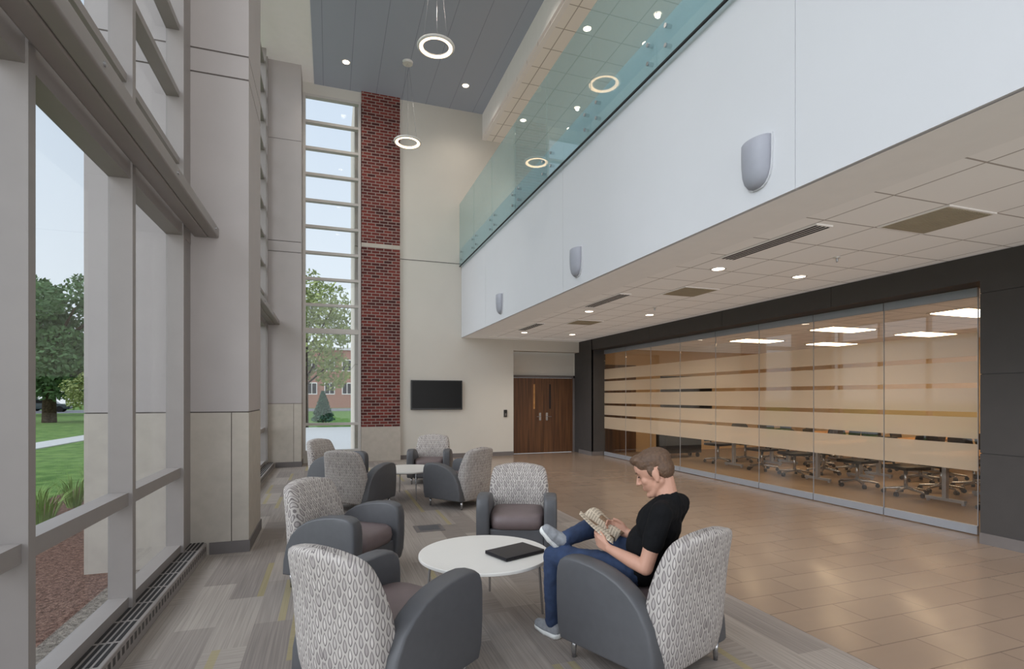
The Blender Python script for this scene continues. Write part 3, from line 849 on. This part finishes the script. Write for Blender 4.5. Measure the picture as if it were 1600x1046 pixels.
# ------------------------------------------------------------------ outdoors
GZ = -.12
tag(MB().box(-140, 60, -3.0, 160, GZ-.2, GZ).build('lawn', M['grass']), 'green mown lawn outside the windows', 'lawn', kind='stuff')
tag(MB().box(-4.4, -1.5, -3, 12.0, GZ, GZ+.03).build('mulch_bed', M['mulch']), 'brown mulch bed along the windows', 'mulch', kind='stuff')
tag(MB().box(-1.85, -1.5, -3, 6.0, GZ+.03, GZ+.045).build('pebble_strip', M['pebble']), 'strip of grey pebbles against the glass', 'pebbles', kind='stuff')
tag(MB().box(-10.2, -9.0, -3, 60, GZ, GZ+.03).build('footpath', M['concrete']), 'pale concrete footpath crossing the lawn', 'path')
tag(MB().box(-3, 4, 13.9, 30, GZ, GZ+.08).build('patio', M['concrete']), 'pale concrete terrace beyond the narrow window', 'terrace')
tag(MB().box(-130, 50, 66, 80, GZ, GZ+.02).build('road', M['asphalt']), 'grey road far beyond the lawn', 'road')
t = thing('exterior_fin', 'pale stone fin outside the right edge of the narrow window', 'wall', (.7, 15, GZ+.08))
MB().box(.60, .745, 13.95, 16.5, GZ+.08, 2.4).box(.60, .745, 13.95, 16.5, 2.42, 5.4).box(.60, .745, 13.95, 16.5, 5.42, 9.5).build('panel', M['stone'], t)

def leaves(cl, num, size, m, name, parent, flat=0):
    vs, fs = [], []
    for _ in range(num):
        c, r = random.choice(cl)
        while True:
            d = Vector((random.uniform(-1,1), random.uniform(-1,1), random.uniform(-1,1)))
            if .05 < d.length <= 1: break
        d = d.normalized()*(.55+.45*random.random()**.6)
        p = Vector(c)+Vector((d.x*r[0], d.y*r[1], d.z*r[2]))
        u = Vector((random.gauss(0,1), random.gauss(0,1), random.gauss(0,1))).normalized(); w_ = u.orthogonal().normalized()
        s = size*random.uniform(.6, 1.4); k = len(vs)
        vs += [p-u*s, p+w_*s*.55, p+u*s, p-w_*s*.55]; fs.append((k, k+1, k+2, k+3))
    off = Vector((0,0,0)); q = parent
    while q is not None: off += q.location; q = q.parent
    me = bpy.data.meshes.new(name); me.from_pydata([tuple(v-off) for v in vs], [], fs); me.materials.append(m)
    o = bpy.data.objects.new(name, me); COL.objects.link(o); o.parent = parent
    return o
def tree(x, y, h, cr, label, leaf, num, size, trunk_r=.25, low=.3, ncl=26, cs=.4):
    t = thing('leafy_tree', label, 'tree', (x, y, GZ), group='trees outside')
    tr = MB(); tr.cyl((x, y, GZ), (x, y, h*.55), trunk_r, trunk_r*.6, 12)
    for k in range(9):
        a = k*1.1; tr.cap((x, y, h*(.25+.035*k)), (x+cr*.6*math.cos(a), y+cr*.6*math.sin(a), h*(.45+.05*k)), trunk_r*.4, trunk_r*.12, 8)
    tr.build('trunk', M['bark'], t, smooth=True)
    cl = []
    for k in range(ncl):
        a = random.uniform(0, 2*PI); q = random.random()**.5*cr*.75; z = random.uniform(h*(low+.1), h*.86)
        env = 1-abs((z/h-.58)/.55)**2
        cl.append(((x+q*env*math.cos(a), y+q*env*math.sin(a), z), (cr*cs, cr*cs, h*.11)))
    leaves(cl, num, size, leaf, 'crown', t)
    return t
tree(-17.5, 43, 10.3, 5.2, 'large dark green tree filling the left window', M['leafA'], 15000, .16, .4, .12, 40, .3)
tree(-27, 58, 8.0, 5, 'dark green tree behind the large one in the left window', M['leafA'], 7000, .22, .3, .1)
tree(-12.2, 34, 3.2, 1.1, 'small young light green tree beside the footpath', M['leafB'], 1800, .08, .05, .25)
tree(-1.2, 30.5, 8.9, 3.2, 'loose yellow green tree seen through the narrow end window', M['leafB'], 8000, .11, .14, .22, 34, .28)
tree(-9, 62, 8, 5, 'distant green tree beside the brick building', M['leafA'], 3000, .3, .3, .15)
t = thing('evergreen_shrub', 'small cone shaped evergreen outside the narrow end window', 'shrub', (-.4, 36, GZ))
MB().cyl((-.4, 36, GZ), (-.4, 36, 1.5), .05, .02).build('stem', M['bark'], t)
leaves([((-.4, 36, .15+.2*k), (.75*(1-k/9.5), .75*(1-k/9.5), .2)) for k in range(9)], 2500, .08, M['leafC'], 'foliage', t)
for k in range(9):
    x = -3.7+.25*math.sin(k*2.1); y = 5.5+.72*k
    t = thing('ornamental_grass', 'tuft of green ornamental grass in the mulch bed, %s from the near end' % ORD[k], 'plant', (x, y, GZ+.03), group='ornamental grasses')
    vs, fs = [], []
    for q in range(90):
        a = random.uniform(0, 2*PI); l = random.uniform(.3, .55); lean = random.uniform(.1, .6)
        b0 = Vector((.08*math.cos(a), .08*math.sin(a), 0)); b1 = b0+Vector((math.cos(a)*lean*l*.6, math.sin(a)*lean*l*.6, l*.75)); b2 = b0+Vector((math.cos(a)*lean*l*1.3, math.sin(a)*lean*l*1.3, l))
        s = Vector((-math.sin(a), math.cos(a), 0))*.006; i = len(vs)
        vs += [b0-s, b0+s, b1+s, b1-s, b2]; fs += [(i, i+1, i+2, i+3), (i+3, i+2, i+4)]
    me = bpy.data.meshes.new('blades'); me.from_pydata([tuple(v) for v in vs], [], fs); me.materials.append(M['straw'])
    o = bpy.data.objects.new('blades', me); COL.objects.link(o); o.parent = t

def car(x, y, rz, m, label):
    t = thing('parked_car', label, 'car', (0, 0, 0))
    pts = [(-2.25,.3),(2.25,.3),(2.3,.6),(2.1,.82),(1.2,.92),(.6,1.38),(-.8,1.42),(-1.5,1.0),(-2.2,.95),(-2.3,.6)]
    MB().prism(pts, 'y', -.85, .85).build('body', m, t, bevel=.08, seg=3)
    MB().prism([(1.05,.95),(.55,1.33),(-.75,1.36),(-1.3,1.0)], 'y', -.86, .86).build('window', M['screen'], t)
    for a in (-1.4, 1.4):
        for b in (-.78, .78): MB().cyl((a, b-.1, .33), (a, b+.1, .33), .33, seg=20).build('wheel', M['tire'], t)
    t.location = (x, y, GZ+.02); t.rotation_euler = (0,0,rz)
car(-29.5, 71.5, R(10), M['carpaint'], 'dark green sedan parked beyond the lawn in the left window')
car(-34, 76.5, R(5), M['carpaint2'], 'silver car parked behind the dark sedan')
t = thing('brick_building', 'distant brick building with white windows beyond the terrace', 'building', (-2, 86, GZ))
MB().box(-14, 12, 84, 92, GZ, 8.6).build('wall', M['farbrick'], t)
for k in range(10):
    x = -12.5+2.5*k
    for z in (1.9, 5.4):
        o = MB().box(x-.75, x+.75, 83.9, 84, z, z+1.8).build('window_frame', M['white'], t)
        MB().box(x-.62, x-.06, 83.86, 83.9, z+.15, z+1.65).box(x+.06, x+.62, 83.86, 83.9, z+.15, z+1.65).build('pane', M['laptop'], o)
MB().box(-14.3, 12.3, 83.7, 92.3, 8.6, 9.0).build('cornice', M['concrete'], t)

# ------------------------------------------------------------------ light
w = bpy.data.worlds.new('world'); scene.world = w; w.use_nodes = True
nt = w.node_tree; bg = nt.nodes['Background']
tc = nt.nodes.new('ShaderNodeTexCoord'); sp = nt.nodes.new('ShaderNodeSeparateXYZ'); nt.links.new(tc.outputs['Generated'], sp.inputs[0])
cr = nt.nodes.new('ShaderNodeValToRGB'); nt.links.new(sp.outputs[2], cr.inputs[0])
cr.color_ramp.elements[0].position = 0; cr.color_ramp.elements[0].color = C4((232, 238, 243))
cr.color_ramp.elements[1].position = .7; cr.color_ramp.elements[1].color = C4((196, 213, 234))
nt.links.new(cr.outputs[0], bg.inputs['Color']); bg.inputs['Strength'].default_value = 1.12
def sun_or_fill(d, e, ang, c):
    l = bpy.data.lights.new('sun_or_fill', 'SUN'); l.energy = e; l.angle = R(ang); l.color = c
    o = bpy.data.objects.new('sun_or_fill', l); COL.objects.link(o)
    o.rotation_euler = Vector(d).to_track_quat('-Z', 'Y').to_euler(); o.location = (-10, -5, 12)
sun_or_fill((.80, .25, -.50), 3.0, 60, (.94, .96, 1))
sun_or_fill((-.15, 1.0, .14), 1.0, 40, (1, .985, .97))  # added fill light from behind the camera, entering the open end of the room

# camera
cam = bpy.data.cameras.new('camera'); co = bpy.data.objects.new('camera', cam); COL.objects.link(co)
co.location = (0, 0, 1.6); co.rotation_euler = (R(90), 0, -math.atan(285/827))
cam.sensor_width = 36; cam.lens = 36*827/1600; cam.shift_y = (620-523)/1600; cam.clip_end = 400; cam.clip_start = .05
scene.camera = co
scene.view_settings.view_transform = 'Standard'
scene.view_settings.look = 'None'
